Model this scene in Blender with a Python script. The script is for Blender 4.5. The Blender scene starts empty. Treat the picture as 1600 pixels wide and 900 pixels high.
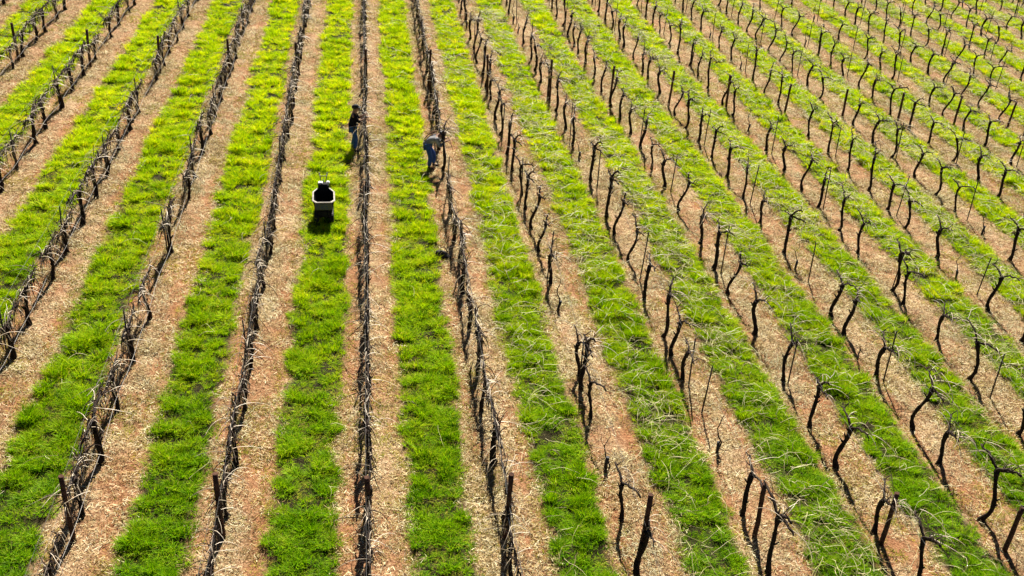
import bpy, math, random
import numpy as np
from mathutils import Vector, Matrix

random.seed(7)
rng = np.random.default_rng(11)
SC = bpy.context.scene
COL = SC.collection
R = math.radians

# ------------------------------------------------------------------ camera, sky, sun, exposure
CAM_H = 13.34
ROT = np.array([[0.9906658398870686, -0.008915737823617237, 0.13602096639823308],
                [-0.12284576546529363, -0.4908603139230243, 0.8625340979478063],
                [0.059077166385116994, -0.8711926663112187, -0.48737380579741324]])
FPX = 1650.0
cd = bpy.data.cameras.new('camera')
cam = bpy.data.objects.new('camera', cd); COL.objects.link(cam)
cd.sensor_width = 36.0
cd.lens = 36.0 * FPX / 1600.0
cd.clip_start = 0.1; cd.clip_end = 6000.0
r_, u_, b_ = ROT @ [1, 0, 0], ROT @ [0, -1, 0], ROT @ [0, 0, -1]
cam.matrix_world = Matrix(((r_[0], u_[0], b_[0], 0), (r_[1], u_[1], b_[1], 0), (r_[2], u_[2], b_[2], CAM_H), (0, 0, 0, 1)))
SC.camera = cam

SUN_AZ, SUN_EL = 10.5, 44.0          # degrees: azimuth from +Y towards +X
w = bpy.data.worlds.new('World'); SC.world = w; w.use_nodes = True
nt = w.node_tree; nt.nodes.clear()
sky = nt.nodes.new('ShaderNodeTexSky'); sky.sky_type = 'NISHITA'; sky.sun_disc = False
sky.sun_elevation = R(SUN_EL); sky.sun_rotation = R(SUN_AZ)
sky.air_density = 0.25; sky.dust_density = 0.05
bg = nt.nodes.new('ShaderNodeBackground'); bg.inputs['Strength'].default_value = 0.05
wo = nt.nodes.new('ShaderNodeOutputWorld')
nt.links.new(sky.outputs[0], bg.inputs[0]); nt.links.new(bg.outputs[0], wo.inputs[0])
sl = bpy.data.lights.new('sun', 'SUN'); sl.energy = 5.0; sl.angle = R(0.5); sl.color = (1.0, 0.95, 0.87)
so = bpy.data.objects.new('sun', sl); COL.objects.link(so)
sv = Vector((math.sin(R(SUN_AZ)) * math.cos(R(SUN_EL)), math.cos(R(SUN_AZ)) * math.cos(R(SUN_EL)), math.sin(R(SUN_EL))))
so.rotation_mode = 'QUATERNION'; so.rotation_quaternion = sv.to_track_quat('Z', 'Y'); so.location = (0, 40, 40)
SC.view_settings.view_transform = 'Standard'; SC.view_settings.look = 'None'
SC.cycles.diffuse_bounces = 1
SC.view_settings.exposure = 1.48; SC.view_settings.gamma = 1.0; SC.view_settings.use_curve_mapping = False

# ------------------------------------------------------------------ layout functions
TILT = -0.05123
def vnoise(x, y, s=0):
    """smooth value noise 0..1 on numpy arrays"""
    x = np.asarray(x, float); y = np.asarray(y, float)
    xi = np.floor(x).astype(np.int64); yi = np.floor(y).astype(np.int64)
    fx = x - xi; fy = y - yi
    fx = fx * fx * (3 - 2 * fx); fy = fy * fy * (3 - 2 * fy)
    def h(a, b):
        n = (a * 374761393 + b * 668265263 + s * 974711) & 0xffffffff
        n = ((n ^ (n >> 13)) * 1274126177) & 0xffffffff
        return ((n ^ (n >> 16)) & 0xffff) / 65535.0
    return (h(xi, yi) * (1 - fx) + h(xi + 1, yi) * fx) * (1 - fy) + (h(xi, yi + 1) * (1 - fx) + h(xi + 1, yi + 1) * fx) * fy

def sstep(a, b, x):
    t = np.clip((np.asarray(x, float) - a) / (b - a), 0, 1); return t * t * (3 - 2 * t)
def drift(x, y):
    return -0.28 * sstep(30, 42, y) * sstep(2, 12, x)
def row_x(r, y):
    off = -0.03 if r == 1 else (-0.2 if r >= 2 else (-0.02 * 2.5 if r < 0 else 0.0))
    return float(2.5 * r + off + drift(2.5 * r, y))
def strip_coord(x, y):
    """signed distance to nearest grass strip centre (m) and its index"""
    u = x - drift(x, y) + 1.16
    k = np.round(u / 2.5)
    return u - 2.5 * k, k
def half_width(k, y, side):
    return 0.575 + 0.06 * (vnoise(y * 0.35 + k * 17, side * 5 + k * 3, 3) - 0.5) * 2 + 0.09 * (vnoise(y * 2.3, k * 7.7 + side * 31, 4) - 0.5) * 2
def grass_mask(x, y):
    d, k = strip_coord(x, y)
    hw = half_width(k, y, np.sign(d))
    return np.clip((hw - np.abs(d)) / 0.16 + 0.5, 0, 1)
def clump(x, y):
    n = vnoise(x * 2.4, y * 4.2, 21) * 0.5 + vnoise(x * 5, y * 10, 22) * 0.5
    return np.clip((n - 0.30) / 0.42, 0, 1)
def track_mask(x, y):
    """bare rust-red soil: wheel tracks beside the grass and scuffed patches, 0..1"""
    d, k = strip_coord(x, y)
    t = np.exp(-((np.abs(d) - .82) / .17) ** 2) * sstep(.36, .58, vnoise(x * .7 + k * 9, y * .28, 9) * .75 + vnoise(x * 3, y * 2.2, 10) * .3)
    b = sstep(.54, .68, vnoise(x * 1.3 + 7, y * .7, 71) * .7 + vnoise(x * 4, y * 3, 72) * .3) * (.9 - .65 * sstep(18, 32, y))
    return np.clip(np.maximum(.72 * t * (1 - .35 * sstep(30, 45, y)), .65 * b), 0, 1)
def ground_z(x, y):
    x = np.asarray(x, float); y = np.asarray(y, float)
    near = np.clip(1 - (np.hypot(x - 8, y - 35) - 60) / 60, 0, 1)
    m = grass_mask(x, y)
    n = 0.05 * (vnoise(x * 1.1, y * 0.9, 5) - .5) + 0.035 * (vnoise(x * 3.7, y * 3.1, 6) - .5) + 0.02 * (vnoise(x * 8, y * 8, 7) - .5)
    return TILT * x + near * (n * (1 - .5 * m) + m * 0.06 * clump(x, y) - .035 * np.exp(-((np.abs(strip_coord(x, y)[0]) - .82) / .10) ** 2))
def gz(x, y): return float(ground_z(x, y))

def proj(x, y, z):
    c = ROT.T @ np.array([x, y, z - CAM_H]); return 800 + FPX * c[0] / c[2], 450 + FPX * c[1] / c[2]
def proj_np(x, y, z):
    c = np.stack([x, y, z - CAM_H], 1) @ ROT
    return 800 + FPX * c[:, 0] / c[:, 2], 450 + FPX * c[:, 1] / c[:, 2]

# ------------------------------------------------------------------ materials
def new_mat(name):
    m = bpy.data.materials.new(name); m.use_nodes = True
    n = m.node_tree.nodes; l = m.node_tree.links
    return m, n, l, n['Principled BSDF']
def coords(n, kind='Object'):
    t = n.new('ShaderNodeTexCoord'); return t.outputs[kind]
def noise(n, l, vec, scale, detail=4, rough=.6):
    t = n.new('ShaderNodeTexNoise'); t.inputs['Scale'].default_value = scale; t.inputs['Detail'].default_value = detail
    t.inputs['Roughness'].default_value = rough; l.new(vec, t.inputs['Vector']); return t.outputs['Fac']
def ramp(n, l, fac, stops):
    r = n.new('ShaderNodeValToRGB'); e = r.color_ramp.elements
    while len(e) < len(stops): e.new(0.5)
    for i, (p, c) in enumerate(stops): e[i].position = p; e[i].color = (*c, 1)
    l.new(fac, r.inputs['Fac']); return r.outputs['Color']
def mixc(n, l, fac, a, b, mode='MIX'):
    m = n.new('ShaderNodeMix'); m.data_type = 'RGBA'; m.blend_type = mode
    if isinstance(fac, float): m.inputs[0].default_value = fac
    else: l.new(fac, m.inputs[0])
    for i, v in ((6, a), (7, b)):
        if isinstance(v, tuple): m.inputs[i].default_value = (*v, 1)
        else: l.new(v, m.inputs[i])
    return m.outputs[2]
def bump(n, l, h, strength, dist, bsdf):
    b = n.new('ShaderNodeBump'); b.inputs['Strength'].default_value = strength; b.inputs['Distance'].default_value = dist
    l.new(h, b.inputs['Height']); l.new(b.outputs[0], bsdf.inputs['Normal'])
def simple(name, c1, c2, scale=20, rough=.8, bstr=.3, bd=.01, metal=0, spec=.3, kind='Object'):
    m, n, l, p = new_mat(name)
    f = noise(n, l, coords(n, kind), scale)
    l.new(ramp(n, l, f, [(.35, c1), (.65, c2)]), p.inputs['Base Color'])
    p.inputs['Roughness'].default_value = rough; p.inputs['Metallic'].default_value = metal
    p.inputs['Specular IOR Level'].default_value = spec
    if bstr: bump(n, l, f, bstr, bd, p)
    return m

def mat_ground():
    m, n, l, p = new_mat('dry_soil')
    oc = coords(n)
    a = n.new('ShaderNodeAttribute'); a.attribute_name = 'grass'
    tr = n.new('ShaderNodeAttribute'); tr.attribute_name = 'track'
    big = noise(n, l, oc, .55, 3); mid = noise(n, l, oc, 5.5, 5, .7); fine = noise(n, l, oc, 26, 5, .75)
    soil = ramp(n, l, mid, [(.30, (.06, .022, .009)), (.44, (.22, .085, .036)), (.57, (.39, .205, .095)), (.72, (.58, .40, .23))])
    straw = ramp(n, l, fine, [(.36, (.022, .009, .004)), (.44, (.23, .135, .065)), (.55, (.47, .345, .19)), (.68, (.76, .64, .43))])
    f1 = ramp(n, l, big, [(.38, (.25, .25, .25)), (.62, (.85, .85, .85))])
    c = mixc(n, l, f1, soil, straw)
    red = ramp(n, l, fine, [(.36, (.06, .018, .008)), (.46, (.24, .085, .032)), (.65, (.44, .19, .08))])
    c = mixc(n, l, tr.outputs['Fac'], c, red)
    gfl = ramp(n, l, fine, [(.3, (.012, .010, .003)), (.6, (.038, .032, .010)), (.75, (.16, .11, .05))])  # dark soil under the grass, deepened to paint the shade in gaps
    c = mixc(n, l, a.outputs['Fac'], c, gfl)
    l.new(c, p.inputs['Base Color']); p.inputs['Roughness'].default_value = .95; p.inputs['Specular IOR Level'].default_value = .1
    h = n.new('ShaderNodeMath'); h.operation = 'ADD'; l.new(mid, h.inputs[0]); l.new(fine, h.inputs[1])
    bump(n, l, h.outputs[0], 1.0, .05, p)
    return m

def mat_leaf(name, stops, trans, rough=.5, tcol=(1, 1, 1), patch_glow=False):
    m = bpy.data.materials.new(name); m.use_nodes = True; n = m.node_tree.nodes; l = m.node_tree.links; n.clear()
    oi = n.new('ShaderNodeObjectInfo'); geo = n.new('ShaderNodeNewGeometry')
    ad = n.new('ShaderNodeMath'); ad.operation = 'MULTIPLY_ADD'; l.new(geo.outputs['Random Per Island'], ad.inputs[0]); ad.inputs[1].default_value = .5
    hm = n.new('ShaderNodeMath'); hm.operation = 'MULTIPLY'; l.new(oi.outputs['Random'], hm.inputs[0]); hm.inputs[1].default_value = .5
    l.new(hm.outputs[0], ad.inputs[2])
    col = ramp(n, l, ad.outputs[0], stops)
    nz = noise(n, l, geo.outputs['Position'], .8, 2)
    br = ramp(n, l, nz, [(.3, (.80, .86, .80)), (.7, (1.15, 1.08, 1.0))])
    col = mixc(n, l, 1.0, col, br, 'MULTIPLY')
    if patch_glow:
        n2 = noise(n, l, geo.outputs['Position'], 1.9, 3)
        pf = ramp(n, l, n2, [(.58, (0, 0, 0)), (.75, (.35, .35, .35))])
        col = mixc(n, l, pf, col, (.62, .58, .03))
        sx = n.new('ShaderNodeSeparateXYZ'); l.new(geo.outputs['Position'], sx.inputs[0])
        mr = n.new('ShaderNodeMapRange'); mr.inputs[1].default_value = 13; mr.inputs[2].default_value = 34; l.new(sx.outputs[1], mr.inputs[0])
        gc = mixc(n, l, mr.outputs[0], (.46, .60, .5), (1.34, 1.12, .5)); col = mixc(n, l, 1.0, col, gc, 'MULTIPLY')  # greener growth near; far blades brightened, sun glow painted into their colour
    d = n.new('ShaderNodeBsdfDiffuse'); l.new(col, d.inputs[0])
    t = n.new('ShaderNodeBsdfTranslucent')
    l.new(mixc(n, l, 1.0, col, tcol, 'MULTIPLY'), t.inputs[0])
    mx = n.new('ShaderNodeMixShader'); mx.inputs[0].default_value = trans; l.new(d.outputs[0], mx.inputs[1]); l.new(t.outputs[0], mx.inputs[2])
    g = n.new('ShaderNodeBsdfGlossy'); g.inputs['Roughness'].default_value = rough; g.inputs[0].default_value = (.75, .9, .3, 1)
    m2 = n.new('ShaderNodeMixShader'); m2.inputs[0].default_value = .012; l.new(mx.outputs[0], m2.inputs[1]); l.new(g.outputs[0], m2.inputs[2])
    o = n.new('ShaderNodeOutputMaterial'); l.new(m2.outputs[0], o.inputs[0])
    return m

M_GROUND = mat_ground()
M_GRASS = mat_leaf('grass_blade', [(.14, (.03, .12, .002)), (.38, (.29, .56, .002)), (.62, (.50, .72, .003)), (.88, (.70, .70, .02)), (.96, (.74, .58, .20))], .45, patch_glow=True)
M_WEED = mat_leaf('weed_leaf', [(.2, (.16, .22, .015)), (.5, (.38, .38, .03)), (.85, (.56, .46, .09))], .4)
M_STRAW = mat_leaf('dry_straw', [(.12, (.055, .022, .009)), (.38, (.24, .140, .060)), (.6, (.50, .37, .20)), (.88, (.88, .79, .56))], .12)
M_BARK = simple('vine_bark', (0.010, 0.007, 0.005), (0.034, 0.023, 0.017), 35, .95, .8, .02, spec=.1)
M_ARM = simple('vine_wood', (0.014, 0.009, 0.007), (0.046, 0.031, 0.023), 30, .9, .6, .01, spec=.15)
M_CANE = simple('pale_cane', (.46, .35, .22), (.80, .68, .50), 9, .45, 0, spec=.5)
M_CANED = simple('shaded_brown_cane', (.014, .008, .006), (.055, .032, .021), 12, .8, 0, spec=.15)  # brown canes painted near-black as the shaded ones beside the pale, lit canes
M_CUT = simple('cut_cane', (.30, .26, .07), (.76, .68, .34), 5, .5, 0, spec=.4)
M_CANE2 = simple('weathered_cane', (.10, .06, .03), (.28, .18, .10), 7, .7, 0, spec=.3)
M_POST = simple('weathered_post', (0.031, 0.016, 0.011), (0.099, 0.048, 0.030), 14, .9, .6, .01, spec=.1)
M_STAKE = simple('rusted_steel', (0.011, 0.008, 0.007), (0.031, 0.021, 0.018), 22, .7, .2, .005, spec=.3)
M_WIRE = simple('galvanised_wire', (0.072, 0.068, 0.064), (0.144, 0.136, 0.128), 4, .6, 0, metal=.5)
M_DRIP = simple('sun_bleached_hose', (0.224, 0.200, 0.176), (0.384, 0.344, 0.296), 3, .5, 0, spec=.4)
M_SLEEVE = simple('dark_guard', (.012, .012, .012), (.03, .028, .026), 9, .7, .2, .005)

# ------------------------------------------------------------------ mesh helpers
class MB:
    def __init__(s): s.v = []; s.f = []; s.m = []; s.sm = []
    def tube(s, pts, rad, sides=6, mat=0, cap=True, squash=0):
        P = [Vector(p) for p in pts]; n0 = len(s.v); n = len(P)
        ref = Vector((0.31, 0.12, 0.94))
        for i, p in enumerate(P):
            t = (P[min(i + 1, n - 1)] - P[max(i - 1, 0)]).normalized()
            a = t.cross(ref)
            if a.length < .05: a = t.cross(Vector((1, 0, 0)))
            a.normalize(); b = t.cross(a)
            r = rad[i] if hasattr(rad, '__len__') else rad
            for k in range(sides):
                an = 2 * math.pi * k / sides
                rr = r * (1 + squash * math.sin(k * 2.4 + i * 1.7))
                s.v.append(tuple(p + a * (math.cos(an) * rr) + b * (math.sin(an) * rr)))
        for i in range(n - 1):
            for k in range(sides):
                k2 = (k + 1) % sides
                s.f.append((n0 + i * sides + k, n0 + i * sides + k2, n0 + (i + 1) * sides + k2, n0 + (i + 1) * sides + k)); s.m.append(mat); s.sm.append(True)
        if cap:
            s.f.append(tuple(n0 + k for k in range(sides))[::-1]); s.m.append(mat); s.sm.append(False)
            s.f.append(tuple(n0 + (n - 1) * sides + k for k in range(sides))); s.m.append(mat); s.sm.append(False)
        return s
    def loft(s, rings, mat=0, cap0=True, cap1=True, smooth=False):
        n0 = len(s.v); k = len(rings[0])
        for r in rings: s.v += [tuple(p) for p in r]
        for i in range(len(rings) - 1):
            for j in range(k):
                j2 = (j + 1) % k
                s.f.append((n0 + i * k + j, n0 + i * k + j2, n0 + (i + 1) * k + j2, n0 + (i + 1) * k + j)); s.m.append(mat); s.sm.append(smooth)
        if cap0: s.f.append(tuple(n0 + j for j in range(k))[::-1]); s.m.append(mat); s.sm.append(False)
        if cap1: s.f.append(tuple(n0 + (len(rings) - 1) * k + j for j in range(k))); s.m.append(mat); s.sm.append(False)
        return s
    def box(s, c, d, mat=0, bev=.01, rz=0):
        hx, hy, hz = d[0] / 2, d[1] / 2, d[2] / 2; b = min(bev, hx * .6, hy * .6, hz * .6)
        rings = []
        for z, q in ((-hz, b), (-hz + b, 0), (hz - b, 0), (hz, b)):
            x, y = hx - q, hy - q
            ring = [(-x + b, -y), (x - b, -y), (x, -y + b), (x, y - b), (x - b, y), (-x + b, y), (-x, y - b), (-x, -y + b)]
            cs, sn = math.cos(rz), math.sin(rz)
            rings.append([(c[0] + px * cs - py * sn, c[1] + px * sn + py * cs, c[2] + z) for px, py in ring])
        return s.loft(rings, mat)
    def mesh(s, name, mats):
        me = bpy.data.meshes.new(name); me.from_pydata(s.v, [], s.f)
        for m in mats: me.materials.append(m)
        me.polygons.foreach_set('material_index', s.m); me.polygons.foreach_set('use_smooth', s.sm); me.update()
        return me
def link(name, me, parent=None, loc=None):
    o = bpy.data.objects.new(name, me); COL.objects.link(o)
    if parent is not None: o.parent = parent
    if loc is not None: o.location = loc
    return o
def tag(o, label=None, cat=None, group=None, kind=None):
    if label: o['label'] = label
    if cat: o['category'] = cat
    if group: o['group'] = group
    if kind: o['kind'] = kind
    return o

# ------------------------------------------------------------------ ground: one sheet to the horizon
def axis(a, b, step, lo, hi, n):
    mid = np.arange(a, b + 1e-6, step)
    left = a - np.geomspace(1, a - lo + 1, n)[1:][::-1] + 1 - 1
    right = b + np.geomspace(1, hi - b + 1, n)[1:] - 1 + 1
    return np.concatenate([left, mid, right])
gx = axis(-19, 50, .11, -2200, 2200, 24)
gy = axis(10.5, 74, .10, -2200, 2200, 24)
GX, GY = np.meshgrid(gx, gy); fx, fy = GX.ravel(), GY.ravel()
V = np.stack([fx, fy, ground_z(fx, fy)], 1)
nx, ny = len(gx), len(gy)
idx = np.arange(nx * ny).reshape(ny, nx)
F = np.stack([idx[:-1, :-1], idx[:-1, 1:], idx[1:, 1:], idx[1:, :-1]], -1).reshape(-1, 4)
me = bpy.data.meshes.new('ground')
me.vertices.add(len(V)); me.vertices.foreach_set('co', V.ravel())
me.loops.add(len(F) * 4); me.loops.foreach_set('vertex_index', F.ravel().astype(np.int32))
me.polygons.add(len(F)); me.polygons.foreach_set('loop_start', np.arange(0, len(F) * 4, 4, dtype=np.int32))
me.polygons.foreach_set('use_smooth', np.ones(len(F), bool))
me.update(calc_edges=True)
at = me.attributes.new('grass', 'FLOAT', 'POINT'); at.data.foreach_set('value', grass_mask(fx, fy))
trk = track_mask(fx, fy)
at = me.attributes.new('track', 'FLOAT', 'POINT'); at.data.foreach_set('value', trk)
me.materials.append(M_GROUND)
g = link('ground', me); tag(g, 'dry reddish soil with straw litter sloping gently down to the right', kind='structure')

# ------------------------------------------------------------------ scatter (ground cover only)
def scatter(name, pts, rot, scl, pick, protos, label, cat):
    lib = bpy.data.collections.new(name + '_tufts')
    for i, pm in enumerate(protos): lib.objects.link(bpy.data.objects.new(f'{name}_tuft', pm))
    me = bpy.data.meshes.new(name)
    me.vertices.add(len(pts)); me.vertices.foreach_set('co', np.asarray(pts, np.float32).ravel())
    for an, ty, val, key in (('rot', 'FLOAT_VECTOR', rot, 'vector'), ('scl', 'FLOAT_VECTOR', scl, 'vector'), ('pick', 'INT', pick, 'value')):
        a = me.attributes.new(an, ty, 'POINT'); a.data.foreach_set(key, np.asarray(val).ravel())
    o = link(name, me); tag(o, label, cat, kind='stuff')
    ng = bpy.data.node_groups.new(name + '_spread', 'GeometryNodeTree')
    ng.interface.new_socket('Geometry', in_out='INPUT', socket_type='NodeSocketGeometry')
    ng.interface.new_socket('Geometry', in_out='OUTPUT', socket_type='NodeSocketGeometry')
    N, L = ng.nodes, ng.links
    gi = N.new('NodeGroupInput'); go = N.new('NodeGroupOutput')
    ci = N.new('GeometryNodeCollectionInfo'); ci.inputs['Collection'].default_value = lib
    ci.inputs['Separate Children'].default_value = True; ci.inputs['Reset Children'].default_value = True
    ip = N.new('GeometryNodeInstanceOnPoints'); ip.inputs['Pick Instance'].default_value = True
    def na(an, ty):
        a = N.new('GeometryNodeInputNamedAttribute'); a.data_type = ty; a.inputs['Name'].default_value = an; return a.outputs['Attribute']
    er = N.new('FunctionNodeEulerToRotation'); L.new(na('rot', 'FLOAT_VECTOR'), er.inputs[0])
    L.new(gi.outputs[0], ip.inputs['Points']); L.new(ci.outputs[0], ip.inputs['Instance'])
    L.new(na('pick', 'INT'), ip.inputs['Instance Index']); L.new(er.outputs[0], ip.inputs['Rotation']); L.new(na('scl', 'FLOAT_VECTOR'), ip.inputs['Scale'])
    L.new(ip.outputs[0], go.inputs[0])
    md = o.modifiers.new('spread', 'NODES'); md.node_group = ng
    return o

def tuft_mesh(name, mat, n, rad, h, width, lean, seed, segs=2):
    r = random.Random(seed); v = []; f = []
    for i in range(n):
        a = r.uniform(0, 6.283); rr = rad * math.sqrt(r.random()); bx, by = rr * math.cos(a), rr * math.sin(a)
        la = a + r.uniform(-1.2, 1.2); hh = h * r.uniform(.6, 1.15); ln = lean * r.uniform(.3, 1.2) * hh
        wa = r.uniform(0, 6.283); wx, wy = math.cos(wa) * width / 2, math.sin(wa) * width / 2
        n0 = len(v)
        for s in range(segs + 1):
            t = s / segs; ox, oy, oz = math.cos(la) * ln * t * t, math.sin(la) * ln * t * t, hh * (t - .25 * lean * t * t)
            ww = 1 - .85 * t ** 1.5
            v += [(bx + ox - wx * ww, by + oy - wy * ww, oz - .01), (bx + ox + wx * ww, by + oy + wy * ww, oz - .01)]
            if s: f.append((n0 + 2 * s - 2, n0 + 2 * s - 1, n0 + 2 * s + 1, n0 + 2 * s))
    me = bpy.data.meshes.new(name); me.from_pydata(v, [], f); me.materials.append(mat); me.update(); return me
def litter_mesh(name, mat, n, rad, seed):
    r = random.Random(seed); v = []; f = []
    for i in range(n):
        x, y = r.uniform(-rad, rad), r.uniform(-rad, rad); a = r.uniform(0, 3.1416); L = r.uniform(.02, .10); wd = r.uniform(.003, .009)
        dx, dy = math.cos(a) * L / 2, math.sin(a) * L / 2; px, py = -math.sin(a) * wd / 2, math.cos(a) * wd / 2
        z0, z1 = r.uniform(.003, .03), r.uniform(.003, .065); n0 = len(v)
        v += [(x - dx - px, y - dy - py, z0), (x - dx + px, y - dy + py, z0), (x + dx + px, y + dy + py, z1), (x + dx - px, y + dy - py, z1)]
        f.append((n0, n0 + 1, n0 + 2, n0 + 3))
    me = bpy.data.meshes.new(name); me.from_pydata(v, [], f); me.materials.append(mat); me.update(); return me

def random_points(dens_near, dens_far, accept):
    n = int(dens_near * 69 * 63)
    x = rng.uniform(-19, 50, n); y = rng.uniform(10.8, 74, n)
    px, py = proj_np(x, y, TILT * x)
    ok = (px > -190) & (px < 1790) & (py > -90) & (py < 1080)
    x, y = x[ok], y[ok]
    keep = dens_far / dens_near + (1 - dens_far / dens_near) * np.clip((46 - y) / 30, 0, 1)
    p = accept(x, y) * keep
    ok = rng.random(len(x)) < p
    return x[ok], y[ok], keep[ok]

# grass strips
x, y, kp = random_points(230, 90, lambda x, y: grass_mask(x, y) ** .8 * (.42 + .58 * clump(x, y)) * (1 - .9 * sstep(.62, .68, vnoise(x * 5, y * 10.0, 61) * .7 + .3 * vnoise(x * 1.3, y * 1.3, 62))))
c = clump(x, y); m = grass_mask(x, y)
s = (.62 + .36 * c) * (.55 + .45 * m) * (1 / np.sqrt(kp)) ** .7 * rng.uniform(.75, 1.25, len(x))
hs = s * (.26 + .40 * c + 1.55 * vnoise(x * 2.8, y * 6.0, 63) ** 2.2) * (.9 + .5 * vnoise(x * .5, y * .4, 31))
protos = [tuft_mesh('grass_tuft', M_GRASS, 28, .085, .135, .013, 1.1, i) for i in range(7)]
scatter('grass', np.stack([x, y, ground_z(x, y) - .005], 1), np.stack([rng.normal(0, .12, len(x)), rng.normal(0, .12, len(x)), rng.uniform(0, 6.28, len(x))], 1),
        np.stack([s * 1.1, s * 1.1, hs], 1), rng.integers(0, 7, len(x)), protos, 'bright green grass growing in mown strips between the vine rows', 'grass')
NG = len(x)
# yellowish weeds at strip edges and in patches on the dry ground
def edge(x, y):
    d, k = strip_coord(x, y)
    e = np.exp(-((np.abs(d) - .68) / .17) ** 2)
    patch = sstep(.52, .68, vnoise(x * .9 + 40, y * .45, 33) * .6 + vnoise(x * 2.9, y * 2.2, 34) * .4)
    return np.clip(.7 * e * (.3 + vnoise(x * 2, y * 2, 35)) + .8 * patch, 0, 1)
x, y, kp = random_points(110, 40, edge)
s = rng.uniform(.5, 1.1, len(x)) / np.sqrt(kp) ** .6
protos = [tuft_mesh('weed_tuft', M_WEED, 16, .10, .065, .014, 1.5, 50 + i) for i in range(5)]
scatter('weeds', np.stack([x, y, ground_z(x, y)], 1), np.stack([x * 0, x * 0, rng.uniform(0, 6.28, len(x))], 1), np.stack([s, s, s], 1),
        rng.integers(0, 5, len(x)), protos, 'low yellowish weeds fringing the grass strips', 'weeds')
# straw litter
x, y, kp = random_points(60, 28, lambda x, y: np.clip(1 - 1.1 * grass_mask(x, y), 0, 1) * (1 - .72 * track_mask(x, y)) * (.45 + .55 * sstep(.3, .6, vnoise(x * .8, y * .5, 36))))
s = rng.uniform(.8, 1.3, len(x)) / np.sqrt(kp) ** .5
protos = [litter_mesh('straw_clump', M_STRAW, 34, .17, 90 + i) for i in range(6)]
scatter('straw_litter', np.stack([x, y, ground_z(x, y)], 1), np.stack([rng.normal(0, .06, len(x)), rng.normal(0, .06, len(x)), rng.uniform(0, 6.28, len(x))], 1),
        np.stack([s, s, s], 1), rng.integers(0, 6, len(x)), protos, 'pale dry straw and shredded prunings littering the bare soil', 'litter')
print('scatter', NG, len(x))

# cut canes lying on the grass, mostly in the pruned part of the vineyard
mb = MB(); rr = random.Random(5)
def curl(rr, x, y, L, base=.10, lift=.14):
    a = rr.uniform(0, 6.283); cv = rr.gauss(0, 1.1); n = 7; pts = []; px, py = x, y
    ph = rr.uniform(.4, 1)
    for i in range(n):
        t = i / (n - 1)
        pts.append((px, py, gz(px, py) + base + lift * ph * math.sin(t * 3.14) + rr.uniform(-.01, .01)))
        px += math.cos(a) * L / n; py += math.sin(a) * L / n; a += cv / n + rr.gauss(0, .15)
    return pts
for k in range(-6, 19):
    yy = 12.5
    while yy < 72:
        far = min(1, (yy - 12) / 45)
        base = 18. if k >= 3 else (9 if k == 2 else (2.6 if k == 1 and yy > 26 else .45))
        base *= (1 - .35 * far) * (.15 + 2.3 * float(vnoise(yy * .8, k * 5.1, 41)) ** 2)
        yy += 1 / max(base * 1.9, .2) * rr.uniform(.5, 1.5)
        cx = 2.5 * k - 1.16 + float(drift(2.5 * k, yy)) + (rr.gauss(-.12, .36) if rr.random() < .85 or k < 2 else rr.gauss(-.8, .25))
        px, py = proj(cx, yy, TILT * cx)
        if -150 < px < 1750 and -60 < py < 1000:
            cp = curl(rr, cx, yy, rr.uniform(.3, 1.1)); q = .9 if rr.random() < .8 else 1.2
            mb.tube(cp, [(.0046 + .0028 * far) * q * (1 - .08 * i) for i in range(7)], 3, 0 if rr.random() < .8 else 1, cap=False)
            if rr.random() < .45:
                b0 = Vector(cp[rr.randint(1, 4)]); a2 = rr.uniform(0, 6.28); l2 = rr.uniform(.08, .28)
                mb.tube([b0, b0 + Vector((math.cos(a2) * l2 * .5, math.sin(a2) * l2 * .5, .03)), b0 + Vector((math.cos(a2 + .3) * l2, math.sin(a2 + .3) * l2, .02))], [.0042 + .002 * far, .0036 + .002 * far, .0026], 3, 0, cap=False)
o = link('cut_canes', mb.mesh('cut_canes', [M_CUT, M_CANE2])); tag(o, 'pale cut canes strewn over the grass between the pruned rows', 'cut canes', kind='stuff')

# ------------------------------------------------------------------ vines
def wob(rr, pts, amp):
    out = []; dx = dy = 0
    for i, p in enumerate(pts):
        if i: dx += rr.gauss(0, amp); dy += rr.gauss(0, amp)
        out.append((p[0] + dx, p[1] + dy, p[2]))
    return out
def trunk_mb(rr, H, r0, bend, lean):
    n = 11; pts = []; ph = rr.uniform(0, 6.28); ph2 = rr.uniform(0, 6.28)
    for i in range(n):
        t = i / (n - 1)
        pts.append((bend * math.sin(t * 4.2 + ph) * .5 * min(1, t * 4) + lean[0] * t, bend * math.sin(t * 3.3 + ph2) * min(1, t * 4) + lean[1] * t, -.06 + (H + .06) * t))
    rad = [r0 * (1.55 if i == 0 else 1.25 if i == 1 else 1.0 - .25 * i / n + rr.uniform(-.12, .14)) for i in range(n)]
    rad[-1] = r0 * 1.15; rad[-2] = r0 * 1.05
    mb = MB(); mb.tube(pts, rad, 7, 0, squash=.16)
    for _ in range(rr.randint(2, 5)):          # bark knots and old spur stubs
        q = pts[rr.randint(4, n - 1)]; a = rr.uniform(0, 6.28)
        mb.tube([q, (q[0] + .05 * math.cos(a), q[1] + .06 * math.sin(a), q[2] + .03), (q[0] + .09 * math.cos(a), q[1] + .1 * math.sin(a), q[2] + .09)], [r0 * .6, r0 * .4, r0 * .25], 5)
    return mb, Vector(pts[-1])
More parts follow.
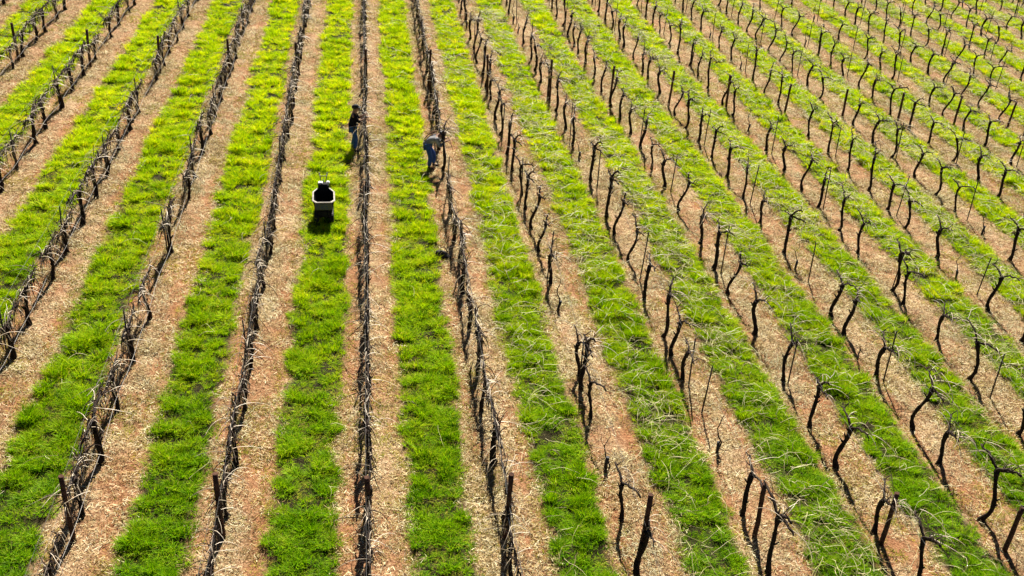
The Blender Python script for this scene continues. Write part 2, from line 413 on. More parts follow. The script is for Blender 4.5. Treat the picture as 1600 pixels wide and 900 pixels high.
def arm_mb(rr, start, sgn, L, rise, spurs, r0=.024):
    n = 8; pts = []; x, y, z = start; 
    dx = rr.uniform(-.18, .3) * (.25 if L > .7 and spurs == 4 else 1)
    for i in range(n):
        t = i / (n - 1)
        pts.append((x + dx * t * L + rr.uniform(-.02, .02), y + sgn * L * t + rr.uniform(-.015, .015), z + rise * math.sin(t * 1.9) + rr.uniform(-.02, .02)))
    mb = MB(); mb.tube(pts, [r0 * (1 - .5 * i / n) * rr.uniform(.85, 1.2) for i in range(n)], 5, 0, squash=.15)
    tips = []
    for k in range(spurs):
        q = Vector(pts[min(n - 1, 1 + int((k + .5) * (n - 1) / spurs))]); a = rr.uniform(-1.2, 1.2); hh = rr.uniform(.05, .18)
        e = q + Vector((math.sin(a) * hh, rr.uniform(-.06, .06), hh * .8))
        mb.tube([q, q.lerp(e, .5) + Vector((rr.uniform(-.02, .02), 0, 0)), e], [.012, .010, .008], 4, 0)
        tips.append(e)
    return mb, [Vector(p) for p in pts], tips
def cane_pts(rr, s, dirx, diry, up, L, droop):
    d = Vector((dirx, diry, up)).normalized(); p = Vector(s); out = [tuple(p)]; n = 7
    wx, wy = rr.gauss(0, .16), rr.gauss(0, .16)
    for i in range(n - 1):
        d = (d + Vector((wx * .5 + rr.gauss(0, .10), wy * .5 + rr.gauss(0, .10), -droop / n))).normalized()
        p = p + d * (L / (n - 1)); out.append(tuple(p))
    return out

PARTS = []   # prototype = (list of (part_name, mesh builder, mats, parent_index))
def proto_pruned(seed):
    rr = random.Random(seed); H = rr.uniform(.88, 1.12)
    tb, top = trunk_mb(rr, H, rr.uniform(.039, .054), rr.uniform(.05, .12), (rr.uniform(-.05, .08), rr.uniform(-.11, .08)))
    P = [('trunk', tb, [M_BARK], -1)]
    for sgn in ((1, -1) if rr.random() < .8 else (1, -.6, -1)):
        ab, pts, tips = arm_mb(rr, top, sgn, rr.uniform(.3, .7), rr.uniform(.03, .26), rr.randint(2, 3), rr.uniform(.023, .032))
        P.append(('arm', ab, [M_ARM], -1)); ai = len(P) - 1
        cb = MB()
        for t in tips + tips + pts[2:6]:
            if rr.random() < .85:
                cb.tube(cane_pts(rr, t, rr.uniform(-.3, 1.0), rr.uniform(-.8, .8), rr.uniform(-.2, .6), rr.uniform(.25, .75), rr.uniform(.8, 2.4)),
                        [.0062, .006, .0055, .005, .0045, .004, .003], 3, 0 if rr.random() < .5 else 1, cap=False)
        if cb.v: P.append(('canes', cb, [M_CANED, M_CANE], ai))
    return P
def proto_full(seed):
    rr = random.Random(seed); H = rr.uniform(.78, .96)
    tb, top = trunk_mb(rr, H, rr.uniform(.045, .062), rr.uniform(.03, .08), (rr.uniform(-.03, .03), rr.uniform(-.15, .15)))
    P = [('trunk', tb, [M_BARK], -1)]
    for sgn in (1, -1):
        ab, pts, tips = arm_mb(rr, top, sgn, rr.uniform(.72, .88), rr.uniform(.02, .12), 4, rr.uniform(.022, .03))
        P.append(('arm', ab, [M_ARM], -1)); ai = len(P) - 1
        cb = MB()
        for j in range(38):
            q = pts[rr.randint(0, len(pts) - 1)] + Vector((0, 0, rr.uniform(-.12, .12)))
            side = rr.choice((-1, 1)); wide = rr.random() < .13; pale = rr.random() < (.85 if wide else .42)
            if wide: cp = cane_pts(rr, q, side * rr.uniform(.5, 1.2), rr.gauss(0, .6), rr.uniform(.2, .9), rr.uniform(.35, .75), rr.uniform(.6, 3.4))
            else: cp = cane_pts(rr, q, side * rr.uniform(0, .16), rr.gauss(0, .8), rr.uniform(-.7, .6), rr.uniform(.28, .5), rr.uniform(.3, 4.0))
            k_ = .75 if pale else 1.25
            cb.tube(cp, [.009 * k_, .0085 * k_, .008 * k_, .007 * k_, .006 * k_, .005 * k_, .003], 3, 1 if pale else 0, cap=False)
        P.append(('canes', cb, [M_CANED, M_CANE], ai))
    return P
def proto_young(seed):
    rr = random.Random(seed)
    mb = MB(); n = 8; H = rr.uniform(.75, 1.05)
    pts = [(rr.gauss(0, .018) + .05 * math.sin(i), rr.gauss(0, .02) + .12 * i / n, -.04 + H * i / (n - 1)) for i in range(n)]
    mb.tube(pts, [.020, .018, .017, .015, .013, .012, .010, .007], 5)
    for _ in range(3):
        q = Vector(pts[rr.randint(4, n - 1)]); mb.tube(cane_pts(rr, q, rr.gauss(0, 1), rr.gauss(0, 1), .8, rr.uniform(.15, .35), 1.), [.007, .006, .006, .005, .004, .003, .003], 3)
    sb = MB(); a = rr.uniform(-.1, .1)
    sb.tube([(0, 0, -.03), (a * .3, a * .3, .14), (a, a * .6, .30)], [.036, .034, .035], 8)
    return [('trunk', mb, [M_ARM], -1), ('guard_sleeve', sb, [M_SLEEVE], -1)]
BANK = {'pruned': [proto_pruned(100 + i) for i in range(16)], 'full': [proto_full(200 + i) for i in range(10)], 'young': [proto_young(300 + i) for i in range(5)]}
MESH = {k: [[(n_, mb.mesh(n_, mats), par) for n_, mb, mats, par in P] for P in B] for k, B in BANK.items()}

# where each vine, stake and post stands: metres along the row, read off the photograph
MEAS = {
 2: 'v13.6 p13.75 v15.0 y16.5 v18.2 v19.4 s19.6 v19.9 y22.8 v24.3 s24.5 v26.1 v27.5 v29.0',
 3: 'v13.6 p14.5 v15.2 y17.1 s18.5 v19.75 s19.6 v20.8 v21.7 v23.6 s24.6 v25.8 v27.4 v28.7 s30.7 v31.4 y33.2 v34.5 s35.4 v36.0 v38.0 p39.2 v39.7 v41.4 v43.0 v44.5',
 4: 'v13.2 p14.3 v14.6 v16.6 v18.1 s19.75 v19.9 v22.0 v24.0 s25.2 v25.5 v27.1 v29.3 s30.8 v31.2 v32.8 v34.5 s34.9 v36.0 v37.5 v38.9 p39.2 v40.7 v42.4 v44.4 s44.7 v46.0',
 5: 'p14.1 v15.0 v16.8 v18.0 s19.9 v20.1 v22.1 v22.9 s24.9 y25.6 v26.7 v28.8 s30.1 v30.6 v32.3 v34.0 s35.1 v35.5 v37.0 v38.4 p39.4 v40.9 v42.8 v43.8 s44.3 v45.6 v47.6',
 6: 'v13.9 p14.1 v16.3 v17.9 s19.3 v20.1 v21.9 v23.8 v24.6 s24.75 v27.0 v28.5 s30.0 v30.2',
 7: 's19.6 v20.2 v22.0 v23.6 s24.5 y25.5 v26.8 v28.9 s29.8 v30.3',
 8: 'v23.4 v25.2 v26.9 y28.6 s29.7 v30.4'}
ITEMS = []
for r in range(-7, 20):
    rr = random.Random(1000 + r); last = 0
    if r in MEAS:
        for tk in MEAS[r].split(): ITEMS.append((r, tk[0], float(tk[1:])))
        last = max(float(t[1:]) for t in MEAS[r].split()) + .9
    for j in range(-5, 33):
        yy = 20.0 + 1.685 * j
        if j % 3 == 0:
            ys = yy - .3
            if ys > last - .5:
                b = j // 3
                if (b + 1) % 5 == 0: ITEMS.append((r, 'p', ys + (-.35 if ys > 30 else -.2) + rr.uniform(-.1, .1)))
                else: ITEMS.append((r, 's', ys + rr.uniform(-.15, .2)))
        if yy > last and rr.random() > .05:
            ITEMS.append((r, 'y' if rr.random() < .09 and r >= 2 else 'v', yy + rr.uniform(-.22, .22)))

ORD = 'first second third fourth fifth sixth seventh eighth ninth tenth eleventh twelfth thirteenth fourteenth fifteenth sixteenth seventeenth eighteenth nineteenth twentieth'.split()
ORD += ['twenty-' + o for o in ORD[:9]]
def row_name(r):
    if r == 0: return "the standing worker's row"
    if r == 1: return "the bending worker's row"
    if r > 1: return ORD[r - 2] + ' row right of the bending worker'
    return ORD[-r - 1] + ' row left of the standing worker'

def in_frame(x, y, h=1.0, mrg=0):
    z = gz(x, y)
    for hh in (0, h):
        px, py = proj(x, y, z + hh)
        if -mrg <= px <= 1600 + mrg and -mrg <= py <= 900 + mrg: return True
    return False

firstuse = {}
def place_vine(kind, pi, loc, rz, sc, label, cat, group):
    nm = {'pruned': 'grapevine', 'full': 'grapevine', 'young': 'young_grapevine'}[kind]
    root = bpy.data.objects.new(nm, None); COL.objects.link(root)
    root.empty_display_size = .1
    root.location = loc; root.rotation_euler = (0, 0, rz); root.scale = sc
    tag(root, label, cat, group)
    made = []
    key = (kind, pi)
    src = firstuse.get(key)
    for i, (n_, me_, par) in enumerate(MESH[kind][pi]):
        o = bpy.data.objects.new(n_, me_) if src is None else src[i].copy()
        COL.objects.link(o); o.parent = root if par < 0 else made[par]; made.append(o)
    if src is None: firstuse[key] = made
    return root

vines = [t for t in ITEMS if t[1] in 'vy']
vis = []; other = []
for r, k, yy in vines:
    x = row_x(r, yy)
    if in_frame(x, yy): vis.append((r, k, yy, x))
    elif in_frame(x, yy, 1.0, 150) and yy > 11: other.append((r, k, yy, x))
vis.sort(key=lambda t: t[2])
mature = [t for t in vis if t[1] == 'v']; young = [t for t in vis if t[1] == 'y']
print('mature in view', len(mature), 'young', len(young))
indiv = mature[:300] + young; rest = mature[300:] + other
def variety(r, yy, k):
    if k == 'y': return 'young'
    if r <= -1: return 'full'
    if r == 0: return 'full'
    if r == 1: return 'full' if (yy > 32.8 or yy < 30.2) else 'pruned'
    return 'pruned'
DESC = {'pruned': ['pruned black vine', 'bare black pruned vine', 'crooked pruned black vine'], 'full': ['unpruned vine tangled with pale canes', 'dark vine thick with unpruned canes'], 'young': ['slender young vine with dark sleeve']}
cnt = {}
for r, k, yy, x in sorted(indiv, key=lambda t: (t[0], t[2])):
    rr = random.Random(int(r * 1000 + yy * 37)); v = variety(r, yy, k)
    key = (r, k); cnt[key] = cnt.get(key, 0) + 1
    if k == 'y': lb = f"slender young vine, {ORD[cnt[key]-1]} from near end of {row_name(r)}"
    elif v == 'full': lb = f"unpruned vine, {ORD[cnt[key]-1]} from near end of {row_name(r)}"
    else: lb = f"pruned black vine, {ORD[cnt[key]-1]} from near end of {row_name(r)}"
    s = rr.uniform(.92, 1.12)
    place_vine(v, rr.randrange(len(MESH[v])), (x + rr.uniform(-.04, .04), yy, gz(x, yy)), rr.choice((0, 0, math.pi)) * (v == 'full') + rr.uniform(-.3, .3) * (v != 'full'),
               (s, s, s * rr.uniform(.94, 1.08)), lb, 'young vine' if k == 'y' else 'grapevine', 'young vines among the rows' if k == 'y' else ('unpruned vines in the left rows' if v == 'full' else 'pruned vines in the right rows'))
big = MB()
for r, k, yy, x in rest:
    rr = random.Random(int(r * 1000 + yy * 37)); v = variety(r, yy, k); P = BANK[v][rr.randrange(len(BANK[v]))]
    z = gz(x, yy); a = rr.uniform(-.3, .3); s = rr.uniform(.92, 1.1); cs, sn = math.cos(a) * s, math.sin(a) * s
    for n_, mb, mats, par in P:
        n0 = len(big.v)
        big.v += [(x + p[0] * cs - p[1] * sn, yy + p[0] * sn + p[1] * cs, z + p[2] * s) for p in mb.v]
        big.f += [tuple(n0 + i for i in f) for f in mb.f]
        mi = {M_BARK.name: 0, M_ARM.name: 1, M_CANED.name: 2, M_CANE.name: 3, M_SLEEVE.name: 0}
        big.m += [mi[mats[q].name] for q in mb.m]; big.sm += mb.sm
if big.v:
    o = link('distant_vines', big.mesh('distant_vines', [M_BARK, M_ARM, M_CANED, M_CANE]))
    tag(o, 'bare vines of the farthest rows massed along the top of the view', 'grapevines', kind='stuff')

# stakes and posts
def stake_mesh(seed):
    rr = random.Random(seed); H = rr.uniform(1.2, 1.5); mb = MB(); lx, ly = rr.uniform(-.03, .03), rr.uniform(-.05, .05)
    mb.tube([(0, 0, -.1), (lx * .5, ly * .5, H * .5), (lx, ly, H)], [.019, .019, .017], 5)
    mb.tube([(lx * .8 - .02, ly * .8, H * .8), (lx * .8 + .03, ly * .8 + .01, H * .8 + .01)], .010, 4)
    mb.tube([(lx, ly, H - .01), (lx + .01, ly, H + .03), (lx + .03, ly, H + .02)], .007, 4)
    return mb.mesh('stake', [M_STAKE])
def post_mesh(seed):
    rr = random.Random(seed); H = 1.42; mb = MB(); lx, ly = rr.uniform(-.05, .05), rr.uniform(-.05, .05); n = 7
    pts = [(lx * i / n + rr.uniform(-.006, .006), ly * i / n + rr.uniform(-.006, .006), -.1 + (H + .1) * i / (n - 1)) for i in range(n)]
    mb.tube(pts, [.046 + rr.uniform(-.004, .004) for _ in range(n)], 9, squash=.05)
    return mb.mesh('post', [M_POST])
STK = [stake_mesh(i) for i in range(6)]; PST = [post_mesh(i) for i in range(5)]
sc_ = {}
for kd, nm, meshes, cat, adj in (('s', 'vine_stake', STK, 'stake', 'thin dark metal stake'), ('p', 'wooden_post', PST, 'post', 'thick weathered wooden post')):
    for r, k, yy in sorted([t for t in ITEMS if t[1] == kd], key=lambda t: (t[0], t[2])):
        x = row_x(r, yy) + (.10 if (kd == 's' and r >= 3) else 0)
        if not in_frame(x, yy, 1.3): continue
        rr = random.Random(int(r * 77 + yy * 31)); sc_[(kd, r)] = sc_.get((kd, r), 0) + 1
        o = link(nm, rr.choice(meshes), loc=(x, yy, gz(x, yy)))
        o.rotation_euler = (rr.uniform(-.05, .05), rr.uniform(-.04, .04), rr.uniform(0, 6.28))
        hsc = 1.0
        if kd == 'p': hsc = ({1: 1.12, 2: 1.18, 3: .90, 4: .88, 5: .78, 6: .78}.get(r, 1.0) if yy < 20 else {1: 1.1, 2: 1.1, 3: 1.15, 4: 1.1, 5: 1.03, 6: .97}.get(r, .87 if r > 6 else 1.0)) * rr.uniform(.97, 1.03)
        o.scale = (1, 1, hsc)
        tag(o, f"{adj}, {ORD[sc_[(kd, r)]-1]} from near end of {row_name(r)}", cat, 'metal stakes between the vines' if kd == 's' else 'wooden posts in the vine rows')

# wires and drip lines
for r in range(-6, 19):
    y0, y1 = 11.5, 74.0; ys = np.arange(y0, y1, 1.25)
    keep = [t for t in ys if in_frame(row_x(r, t), t, 1.2, 120)]
    if len(keep) < 3: continue
    mb = MB(); rr = random.Random(r)
    for hh, ox in ((.98, 0.01), (1.22, -.05)):
        mb.tube([(row_x(r, t) + ox, t, TILT * row_x(r, t) + hh + .02 * math.sin(t * 1.24)) for t in keep], .0028, 3, cap=False)
    tag(link('trellis_wire', mb.mesh('trellis_wire', [M_WIRE])), f'thin pair of trellis wires strung along {row_name(r)}', 'wire', 'trellis wires along the rows')
    if r <= -2:
        mb = MB()
        pts = [(row_x(r, t) + .06 + .02 * math.sin(t * 1.3), t, TILT * row_x(r, t) + .30 + .04 * math.sin(t * 2.5)) for t in np.arange(keep[0], keep[-1], .6)]
        mb.tube(pts, .0045, 4)
        tag(link('drip_line', mb.mesh('drip_line', [M_DRIP])), f'pale irrigation hose hanging low along {row_name(r)}', 'irrigation hose', 'irrigation hoses in the left rows')

# ------------------------------------------------------------------ motor barrow on the grass
M_TUB = simple('black_tub', (.006, .006, .007), (.012, .012, .014), 8, .9, .1, .004, spec=.05)
M_RIM = simple('cream_rim', (.20, .175, .14), (.40, .35, .28), 7, .7, .2, .003)
M_BLK = simple('oily_metal', (.010, .010, .010), (.02, .018, .017), 12, .8, .2, .004, spec=.1)
M_RUB = simple('black_rubber', (.012, .012, .012), (.03, .03, .03), 20, .85, .4, .01)
M_WHT = simple('white_cover', (0.480, 0.464, 0.432), (0.624, 0.608, 0.576), 9, .45, 0)
def mat_speckle():
    m, n, l, p = new_mat('speckled_panel'); oc = coords(n)
    v = n.new('ShaderNodeTexVoronoi'); v.inputs['Scale'].default_value = 15; l.new(oc, v.inputs['Vector'])
    c = ramp(n, l, v.outputs['Distance'], [(.24, (.010, .03, .16)), (.34, (.055, .058, .068))])
    l.new(c, p.inputs['Base Color']); p.inputs['Roughness'].default_value = .5; return m
M_PANEL = mat_speckle()
bx0, by0 = -1.19, 27.62
root = bpy.data.objects.new('motor_barrow', None); COL.objects.link(root); root.location = (bx0, by0, gz(bx0, by0) + .03); root.rotation_euler = (0, 0, R(2))
root.scale = (1, 1, 1)
tag(root, 'small black motor barrow with cream rimmed tub standing on the grass strip', 'motor barrow')
def octa(sx, y0, y1, z, back, ch=.06, inset=0):
    sx -= inset; y0 += inset; y1 -= inset; back -= inset * .6
    return [(-sx + ch, y0, z), (sx - ch, y0, z), (sx, y0 + ch * 1.4, z), (sx * .99, y1 - .24, z), (back, y1, z), (-back, y1, z), (-sx * .99, y1 - .24, z), (-sx, y0 + ch * 1.4, z)]
mb = MB()   # tub: outer shell and hollow inside
mb.loft([octa(.22, -.40, .34, .26, .12), octa(.29, -.49, .46, .66, .17), octa(.29, -.49, .46, .66, .17, inset=.02), octa(.23, -.40, .36, .30, .12, inset=.02)], 0, True, True)
link('tub', mb.mesh('tub', [M_TUB]), root)
mb = MB()
mb.loft([octa(.305, -.51, .475, .655, .18, .10), octa(.318, -.522, .488, .675, .185, .10), octa(.305, -.51, .475, .69, .178, .10), octa(.275, -.48, .445, .69, .155, .10), octa(.275, -.48, .445, .655, .155, .10)], 0, False, False)
link('rim', mb.mesh('rim', [M_RIM]), root)
mb = MB(); mb.box((0, -.50, .55), (.48, .035, .20), 0, .012); mb.box((0, -.522, .55), (.03, .012, .14), 0, .004)
link('front_panel', mb.mesh('front_panel', [M_PANEL]), root)
mb = MB(); mb.box((0, .0, .235), (.34, .86, .07), 0, .015); mb.box((0, -.40, .30), (.30, .08, .14), 0, .015); mb.box((0, .55, .27), (.26, .4, .06), 0, .01)
for s in (-1, 1): mb.tube([(s * .12, -.44, .2), (s * .12, -.44, .42)], .018, 6)
link('chassis', mb.mesh('chassis', [M_BLK]), root)
for s in (-1, 1):
    mb = MB(); ring = []
    for i in range(20):
        a = 2 * math.pi * i / 20; cy = .30 if math.cos(a) > 0 else -.30
        ring.append((cy + .115 * math.cos(a), .118 + .115 * math.sin(a)))
    def rg(x, sc=1): return [(x, yy * 1.0 if sc == 1 else yy * .96, .118 + (zz - .118) * sc) for yy, zz in ring]
    mb.loft([rg(s * .15), rg(s * .15 + s * .11)], 0)
    for i in range(0, 20):
        yy, zz = ring[i]; mb.box((s * .205, yy * 1.02, .118 + (zz - .118) * 1.04), (.12, .022, .022), 0, .004)
    tr_ = link('track', mb.mesh('track', [M_RUB]), root)
    for yy in (-.30, -.1, .1, .30):
        wb = MB(); wb.tube([(s * .258, yy, .118), (s * .272, yy, .118)], .06 if abs(yy) < .2 else .085, 12)
        link('roller', wb.mesh('roller', [M_BLK]), tr_)
mb = MB(); mb.box((0, .53, .55), (.31, .22, .52), 0, .03)
for i in range(5): mb.box((-.10 + .05 * i, .412, .66), (.018, .02, .2), 0, .004)
en = link('engine', mb.mesh('engine', [M_BLK]), root)
mb = MB(); mb.box((-.08, .53, .83), (.13, .15, .045), 0, .03); link('engine_cover', mb.mesh('engine_cover', [M_WHT]), en)
mb = MB(); mb.box((.13, .62, .80), (.10, .13, .07), 0, .035); link('fuel_tank', mb.mesh('fuel_tank', [M_WHT]), en)
mb = MB(); mb.tube([(.17, .52, .52), (.22, .50, .52), (.22, .50, .60)], .022, 8); link('exhaust', mb.mesh('exhaust', [M_WIRE]), en)
mb = MB()
for s in (-1, 1): mb.tube([(s * .05, .66, .50), (s * .07, .80, .75), (s * .09, .88, .88), (s * .11, 1.0, .90)], .013, 6)
mb.tube([(-.095, .89, .88), (.095, .89, .88)], .012, 6); mb.tube([(0, .74, .5), (.0, .86, .8)], .012, 6)
hb = link('handlebar', mb.mesh('handlebar', [M_WIRE]), root)
for s in (-1, 1):
    mb = MB(); mb.tube([(s * .11, .96, .895), (s * .115, 1.07, .90)], .020, 8); link('grip', mb.mesh('grip', [M_RUB]), hb)

# ------------------------------------------------------------------ tool bag lying by the row
M_BAG = simple('black_canvas', (.010, .009, .010), (.035, .028, .026), 18, .85, .4, .01)
x0, y0 = 2.06, 25.55
root = bpy.data.objects.new('tool_bag', None); COL.objects.link(root); root.location = (x0, y0, gz(x0, y0)); root.rotation_euler = (0, 0, R(-14))
tag(root, 'small dark slumped bag lying on bare soil left of the tangled vines', 'bag')
mb = MB(); rings = []
for i, (z, sx, sy) in enumerate(((0, .15, .11), (.06, .19, .14), (.13, .18, .13), (.19, .13, .09), (.22, .07, .04))):
    rings.append([((sx + .012 * math.sin(3 * a + i)) * math.cos(a) - .02 * i, (sy + .012 * math.cos(2 * a)) * math.sin(a), z) for a in [2 * math.pi * k / 14 for k in range(14)]])
mb.loft(rings, 0, True, True, True); link('body', mb.mesh('body', [M_BAG]), root)
mb = MB(); mb.tube([(-.10, .02, .17), (-.07, .05, .29), (.03, .06, .31), (.10, .04, .22), (.12, .02, .13)], .014, 6); link('handle', mb.mesh('handle', [M_BAG]), root)
for dy in (0, -.07):
    mb = MB(); mb.tube([(.12, dy, .12), (.24, dy - .03, .05), (.36, dy - .05, .02), (.46, dy - .09, .015)], [.016, .016, .014, .012], 5); link('strap', mb.mesh('strap', [M_BAG]), root)

# ------------------------------------------------------------------ the two workers
M_SKIN = simple('skin', (0.240, 0.124, 0.072), (0.288, 0.152, 0.092), 6, .55, 0)
M_JACK = simple('black_jacket', (.004, .004, .006), (.010, .010, .013), 16, .9, .4, .01, spec=.1)
M_JEAN = simple('blue_jeans', (.012, .045, .18), (.025, .075, .28), 14, .85, .4, .01)
M_SHIRT = simple('grey_shirt', (.11, .11, .11), (.30, .30, .29), 13, .85, .4, .01)
M_HAIR = simple('dark_hair', (.008, .006, .005), (.02, .015, .012), 40, .6, .5, .01)
M_BOOT = simple('dark_boots', (.02, .014, .01), (.04, .03, .02), 20, .7, .2, .005)
M_EYE = simple('eye', (.02, .015, .01), (.03, .02, .015), 5, .2, 0)
M_CAP = simple('black_cap', (.006, .006, .008), (.014, .014, .016), 20, .8, .2, .004)
M_TAN = simple('tan_strap', (.22, .11, .05), (.32, .17, .08), 20, .7, .2, .004)
def skin(name, chains, mat, sub=2):
    """chains: list of chains; a chain is [(key,(x,y,z),r), ...]; the first vertex of a chain may repeat an earlier key"""
    keys = {}; vs = []; rs = []; es = []
    for ch in chains:
        prev = None
        for it in ch:
            k = it if isinstance(it, str) else it[0]
            if k not in keys: keys[k] = len(vs); vs.append(it[1]); rs.append(it[2])
            if prev is not None: es.append((prev, keys[k]))
            prev = keys[k]
    me = bpy.data.meshes.new(name); me.from_pydata(vs, es, []); o = bpy.data.objects.new(name, me); COL.objects.link(o)
    md = o.modifiers.new('s', 'SKIN'); md.use_smooth_shade = True; md.branch_smoothing = .4
    for i, sv_ in enumerate(me.skin_vertices[0].data):
        q = rs[i]; sv_.radius = (q, q) if not isinstance(q, tuple) else q; sv_.use_root = (i == 0)
    sd = o.modifiers.new('d', 'SUBSURF'); sd.levels = sub; sd.render_levels = sub
    dg = bpy.context.evaluated_depsgraph_get(); dg.update()
    out = bpy.data.meshes.new_from_object(o.evaluated_get(dg)); out.name = name
    bpy.data.objects.remove(o); out.materials.clear(); out.materials.append(mat)
    out.polygons.foreach_set('use_smooth', [True] * len(out.polygons)); return out
def hand(s, wk, wpos, d, side):
    """palm and five curled fingers leaving wrist wk along direction d"""
    d = Vector(d).normalized(); up = Vector((0, 0, 1)); lat = d.cross(up).normalized() * side; nrm = lat.cross(d) * side
    wp = Vector(wpos); pc = wp + d * .06
    ch = [[wk, (s + 'palm', tuple(pc), (.030))]]
    for i, (off, ln) in enumerate(((-.030, .062), (-.010, .075), (.011, .070), (.031, .055))):
        b = pc + d * .03 + lat * off
        ch.append([s + 'palm', (f'{s}f{i}a', tuple(b), .0105), (f'{s}f{i}b', tuple(b + d * ln * .55 - nrm * .008), .0095), (f'{s}f{i}c', tuple(b + d * ln * .85 - nrm * .032), .008)])
    t = wp + d * .03 - lat * .03
    ch.append([s + 'palm', (s + 'ta', tuple(t - lat * .015 + d * .02 - nrm * .01), .012), (s + 'tb', tuple(t - lat * .02 + d * .055 - nrm * .025), .009)])
    return ch
def worker(name_label, loc, rz, pose, mats, cap, cat='person'):
    root = bpy.data.objects.new('person', None); COL.objects.link(root); root.location = loc; root.rotation_euler = (0, 0, rz)
    tag(root, name_label, cat)
    P = pose; jm, tm = mats
    V_ = lambda k: Vector(P[k])
    hd = V_('head'); hdir = (hd - V_('neck')).normalized(); fwd = Vector(P['face']).normalized()
    chains = [[('pelvis', P['pelvis'], .12), ('belly', P['belly'], .115), ('chest', P['chest'], .135), ('neck', P['neck'], .058), ('jaw', tuple(hd - hdir * .05 + fwd * .018), .070), ('head', tuple(hd + hdir * .03 - fwd * .005), .092), ('crown', tuple(hd + hdir * .085), .062)],
              ['jaw', ('nose', tuple(hd - hdir * .01 + fwd * .105), .012)]]
    for s, sg in (('r', -1), ('l', 1)):
        chains.append(['chest', (s + 'sh', P[s + 'sh'], .062), (s + 'el', P[s + 'el'], .043), (s + 'wr', P[s + 'wr'], .027)])
        chains += hand(s, s + 'wr', P[s + 'wr'], V_(s + 'wr') - V_(s + 'el'), sg)
        chains.append(['pelvis', (s + 'hip', P[s + 'hip'], .092), (s + 'kn', P[s + 'kn'], .062), (s + 'an', P[s + 'an'], .042), (s + 'to', P[s + 'to'], .035)])
        side = fwd.cross(hdir).normalized() * sg
        chains.append(['jaw', (s + 'ear', tuple(hd + side * -.088 - fwd * .005), .016)])
    link('body', skin('body', chains, M_SKIN), root)
    for sg in (-1, 1):
        side = fwd.cross(hdir).normalized() * sg; e = hd + fwd * .082 + side * .032 + hdir * .015
        mb = MB(); mb.tube([tuple(e - fwd * .01), tuple(e + fwd * .008)], .011, 8); link('eye', mb.mesh('eye', [M_EYE]), root)
    mb = MB(); side = fwd.cross(hdir).normalized(); mo = hd + fwd * .088 - hdir * .058
    mb.tube([tuple(mo - side * .025), tuple(mo + fwd * .004), tuple(mo + side * .025)], .006, 5); link('mouth', mb.mesh('mouth', [simple('lip', (.22, .09, .07), (.25, .1, .08), 5, .5, 0)]), root)
    # jacket or shirt
    ch = [[('hem', tuple(V_('pelvis') * 1.0 - Vector((.01, 0, .07))), .150), ('pelvis', tuple(V_('pelvis') * 1.0), .160), ('belly', P['belly'], .162), ('chest', P['chest'], .180), ('nk', tuple(V_('chest') * .35 + V_('neck') * .65), .082)]]
    for s in 'rl':
        sk = .62 if cap else .15; we = tuple(V_(s + 'el') * sk + V_(s + 'wr') * (1 - sk))
        ch.append(['chest', (s + 'sh', P[s + 'sh'], .080), (s + 'el', P[s + 'el'], .060), (s + 'we', we, .046)])
    top = link('jacket' if cap else 'shirt', skin('top', ch, jm), root)
    # trousers and boots
    ch = [[('pelvis', P['pelvis'], .135)]]
    for s in 'rl':
        ae = tuple(V_(s + 'an') + Vector((0, 0, .035)))
        ch.append(['pelvis', (s + 'hip', P[s + 'hip'], .095), (s + 'kn', P[s + 'kn'], .080), (s + 'ae', ae, .066)])
    link('trousers', skin('trousers', ch, tm), root)
    for s in 'rl':
        a = V_(s + 'an'); t = V_(s + 'to')
        ch = [[('a', tuple(a + Vector((0, 0, .07))), .058), ('b', tuple(a + Vector((-.01, 0, -.03))), .056), ('c', tuple(t), .046)]]
        link('boot', skin('boot', ch, M_BOOT), root)
    # hair / cap
    c0 = hd + hdir * .035 - fwd * .025; side = fwd.cross(hdir).normalized()
    def cap_mesh(rad, lo, mat, nm, squ=1.0):
        mb = MB(); rings = []
        for i in range(7):
            th = lo + (math.pi / 2 - lo) * i / 6.2
            rings.append([tuple(c0 + (side * math.cos(a) * rad * .92 + fwd * math.sin(a) * rad * 1.08) * math.cos(th) + hdir * (rad * math.sin(th) * squ)) for a in [2 * math.pi * k / 16 for k in range(16)]])
        mb.loft(rings, 0, True, True, True); return mb
    hr = cap_mesh(.102, -.45, M_HAIR, 'hair'); 
    # push hair back from the face
    hr.v = [tuple(Vector(p) - fwd * max(0, (Vector(p) - c0).dot(fwd) - .06) * (1 if (Vector(p) - c0).dot(hdir) < .03 else 0)) for p in hr.v]
    link('hair', hr.mesh('hair', [M_HAIR]), root)
    if cap:
        cm = cap_mesh(.109, .05, M_CAP, 'cap')
        pk = c0 + fwd * .10 + hdir * .03
        cm.loft([[tuple(pk + side * (.085 * math.cos(a)) + fwd * (.085 * max(0, math.sin(a))) + hdir * q) for a in [math.pi * k / 8 for k in range(9)]] for q in (0, .012)], 0)
        link('cap', cm.mesh('cap', [M_CAP]), root)
    return root
wx, wy = -.38, 32.9
W1 = dict(pelvis=(-.03, 0, .84), belly=(-.03, 0, .98), chest=(.0, 0, 1.17), neck=(.03, 0, 1.36), head=(.07, 0, 1.47), face=(1, -.15, -.15),
          rsh=(.02, -.17, 1.28), lsh=(.02, .17, 1.28), rel=(.16, -.20, 1.07), lel=(.15, .19, 1.08), rwr=(.36, -.10, 1.17), lwr=(.33, .06, 1.22),
          rhip=(-.03, -.09, .80), lhip=(-.03, .09, .80), rkn=(.07, -.10, .45), lkn=(.03, .13, .45), ran=(.02, -.12, .08), lan=(-.06, .14, .08), rto=(.17, -.13, .045), lto=(.08, .16, .045))
r1 = worker('standing worker in black jacket, black cap and blue jeans, pruning a vine', (wx, wy, gz(wx, wy)), 0, W1, (M_JACK, M_JEAN), True)
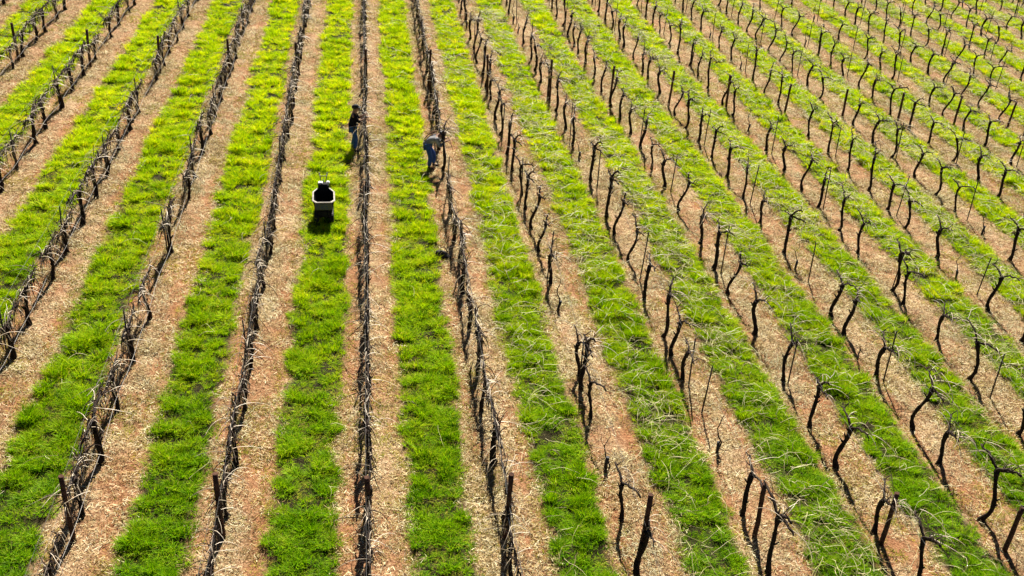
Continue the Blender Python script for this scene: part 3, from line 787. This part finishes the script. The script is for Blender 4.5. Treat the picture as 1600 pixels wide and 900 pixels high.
mb = MB(); mb.tube([(-.18, .02, .90), (-.05, -.165, .90), (.11, -.09, .91), (.13, .08, .91), (-.05, .165, .90), (-.18, .02, .90)], .022, 6); mb.box((.02, -.18, .80), (.06, .05, .18), 0, .01)
link('belt', mb.mesh('belt', [M_BOOT]), r1)
def secateurs(x, y, z, a, label, top):
    rt = bpy.data.objects.new('secateurs', None); COL.objects.link(rt); rt.location = (x, y, z); rt.rotation_euler = (0, -.3, a)
    tag(rt, label, 'secateurs')
    for s in (-1, 1):
        mb = MB(); mb.tube([(-.10, s * .022, 0), (-.04, s * .018, 0), (0, s * .004, 0)], [.008, .009, .007], 5); link('handle', mb.mesh('handle', [simple('red_grip', (.25, .02, .015), (.3, .03, .02), 5, .5, 0)]), rt)
        mb = MB(); mb.tube([(0, s * .004, 0), (.04, s * .012, 0), (.08, s * .004, 0)], [.008, .008, .003], 4); link('blade', mb.mesh('blade', [M_WIRE]), rt)
secateurs(wx + .46, wy - .07, gz(wx, wy) + 1.20, .1, 'small secateurs held by the standing worker', 0)
vx, vy = 2.06, 31.75
W2 = dict(pelvis=(-.12, 0, .84), belly=(-.05, 0, .95), chest=(.13, 0, 1.07), neck=(.25, 0, 1.15), head=(.345, 0, 1.17), face=(.55, -.1, -.85),
          rsh=(.17, -.18, 1.08), lsh=(.17, .18, 1.08), rel=(.27, -.21, .83), lel=(.30, .20, .84), rwr=(.45, -.09, .95), lwr=(.45, .10, .98),
          rhip=(-.10, -.09, .80), lhip=(-.10, .09, .80), rkn=(.0, -.09, .44), lkn=(.12, .12, .44), ran=(-.04, -.10, .08), lan=(.12, .16, .08), rto=(.11, -.12, .045), lto=(.27, .18, .045))
r2 = worker('bending worker in grey shirt and blue jeans leaning over a vine', (vx, vy, gz(vx, vy)), 0, W2, (M_SHIRT, M_JEAN), False)
mb = MB(); mb.tube([(-.20, .08, .98), (-.08, .10, 1.13), (.08, .11, 1.235), (.2, .1, 1.25)], [.018] * 4, 6); mb.tube([(-.20, -.08, .98), (-.08, -.10, 1.13), (.08, -.11, 1.235), (.2, -.1, 1.25)], [.018] * 4, 6)
link('shoulder_strap', mb.mesh('shoulder_strap', [M_TAN]), r2)
secateurs(vx + .55, vy - .07, gz(vx, vy) + 1.0, .1, 'small secateurs held by the bending worker', 0)
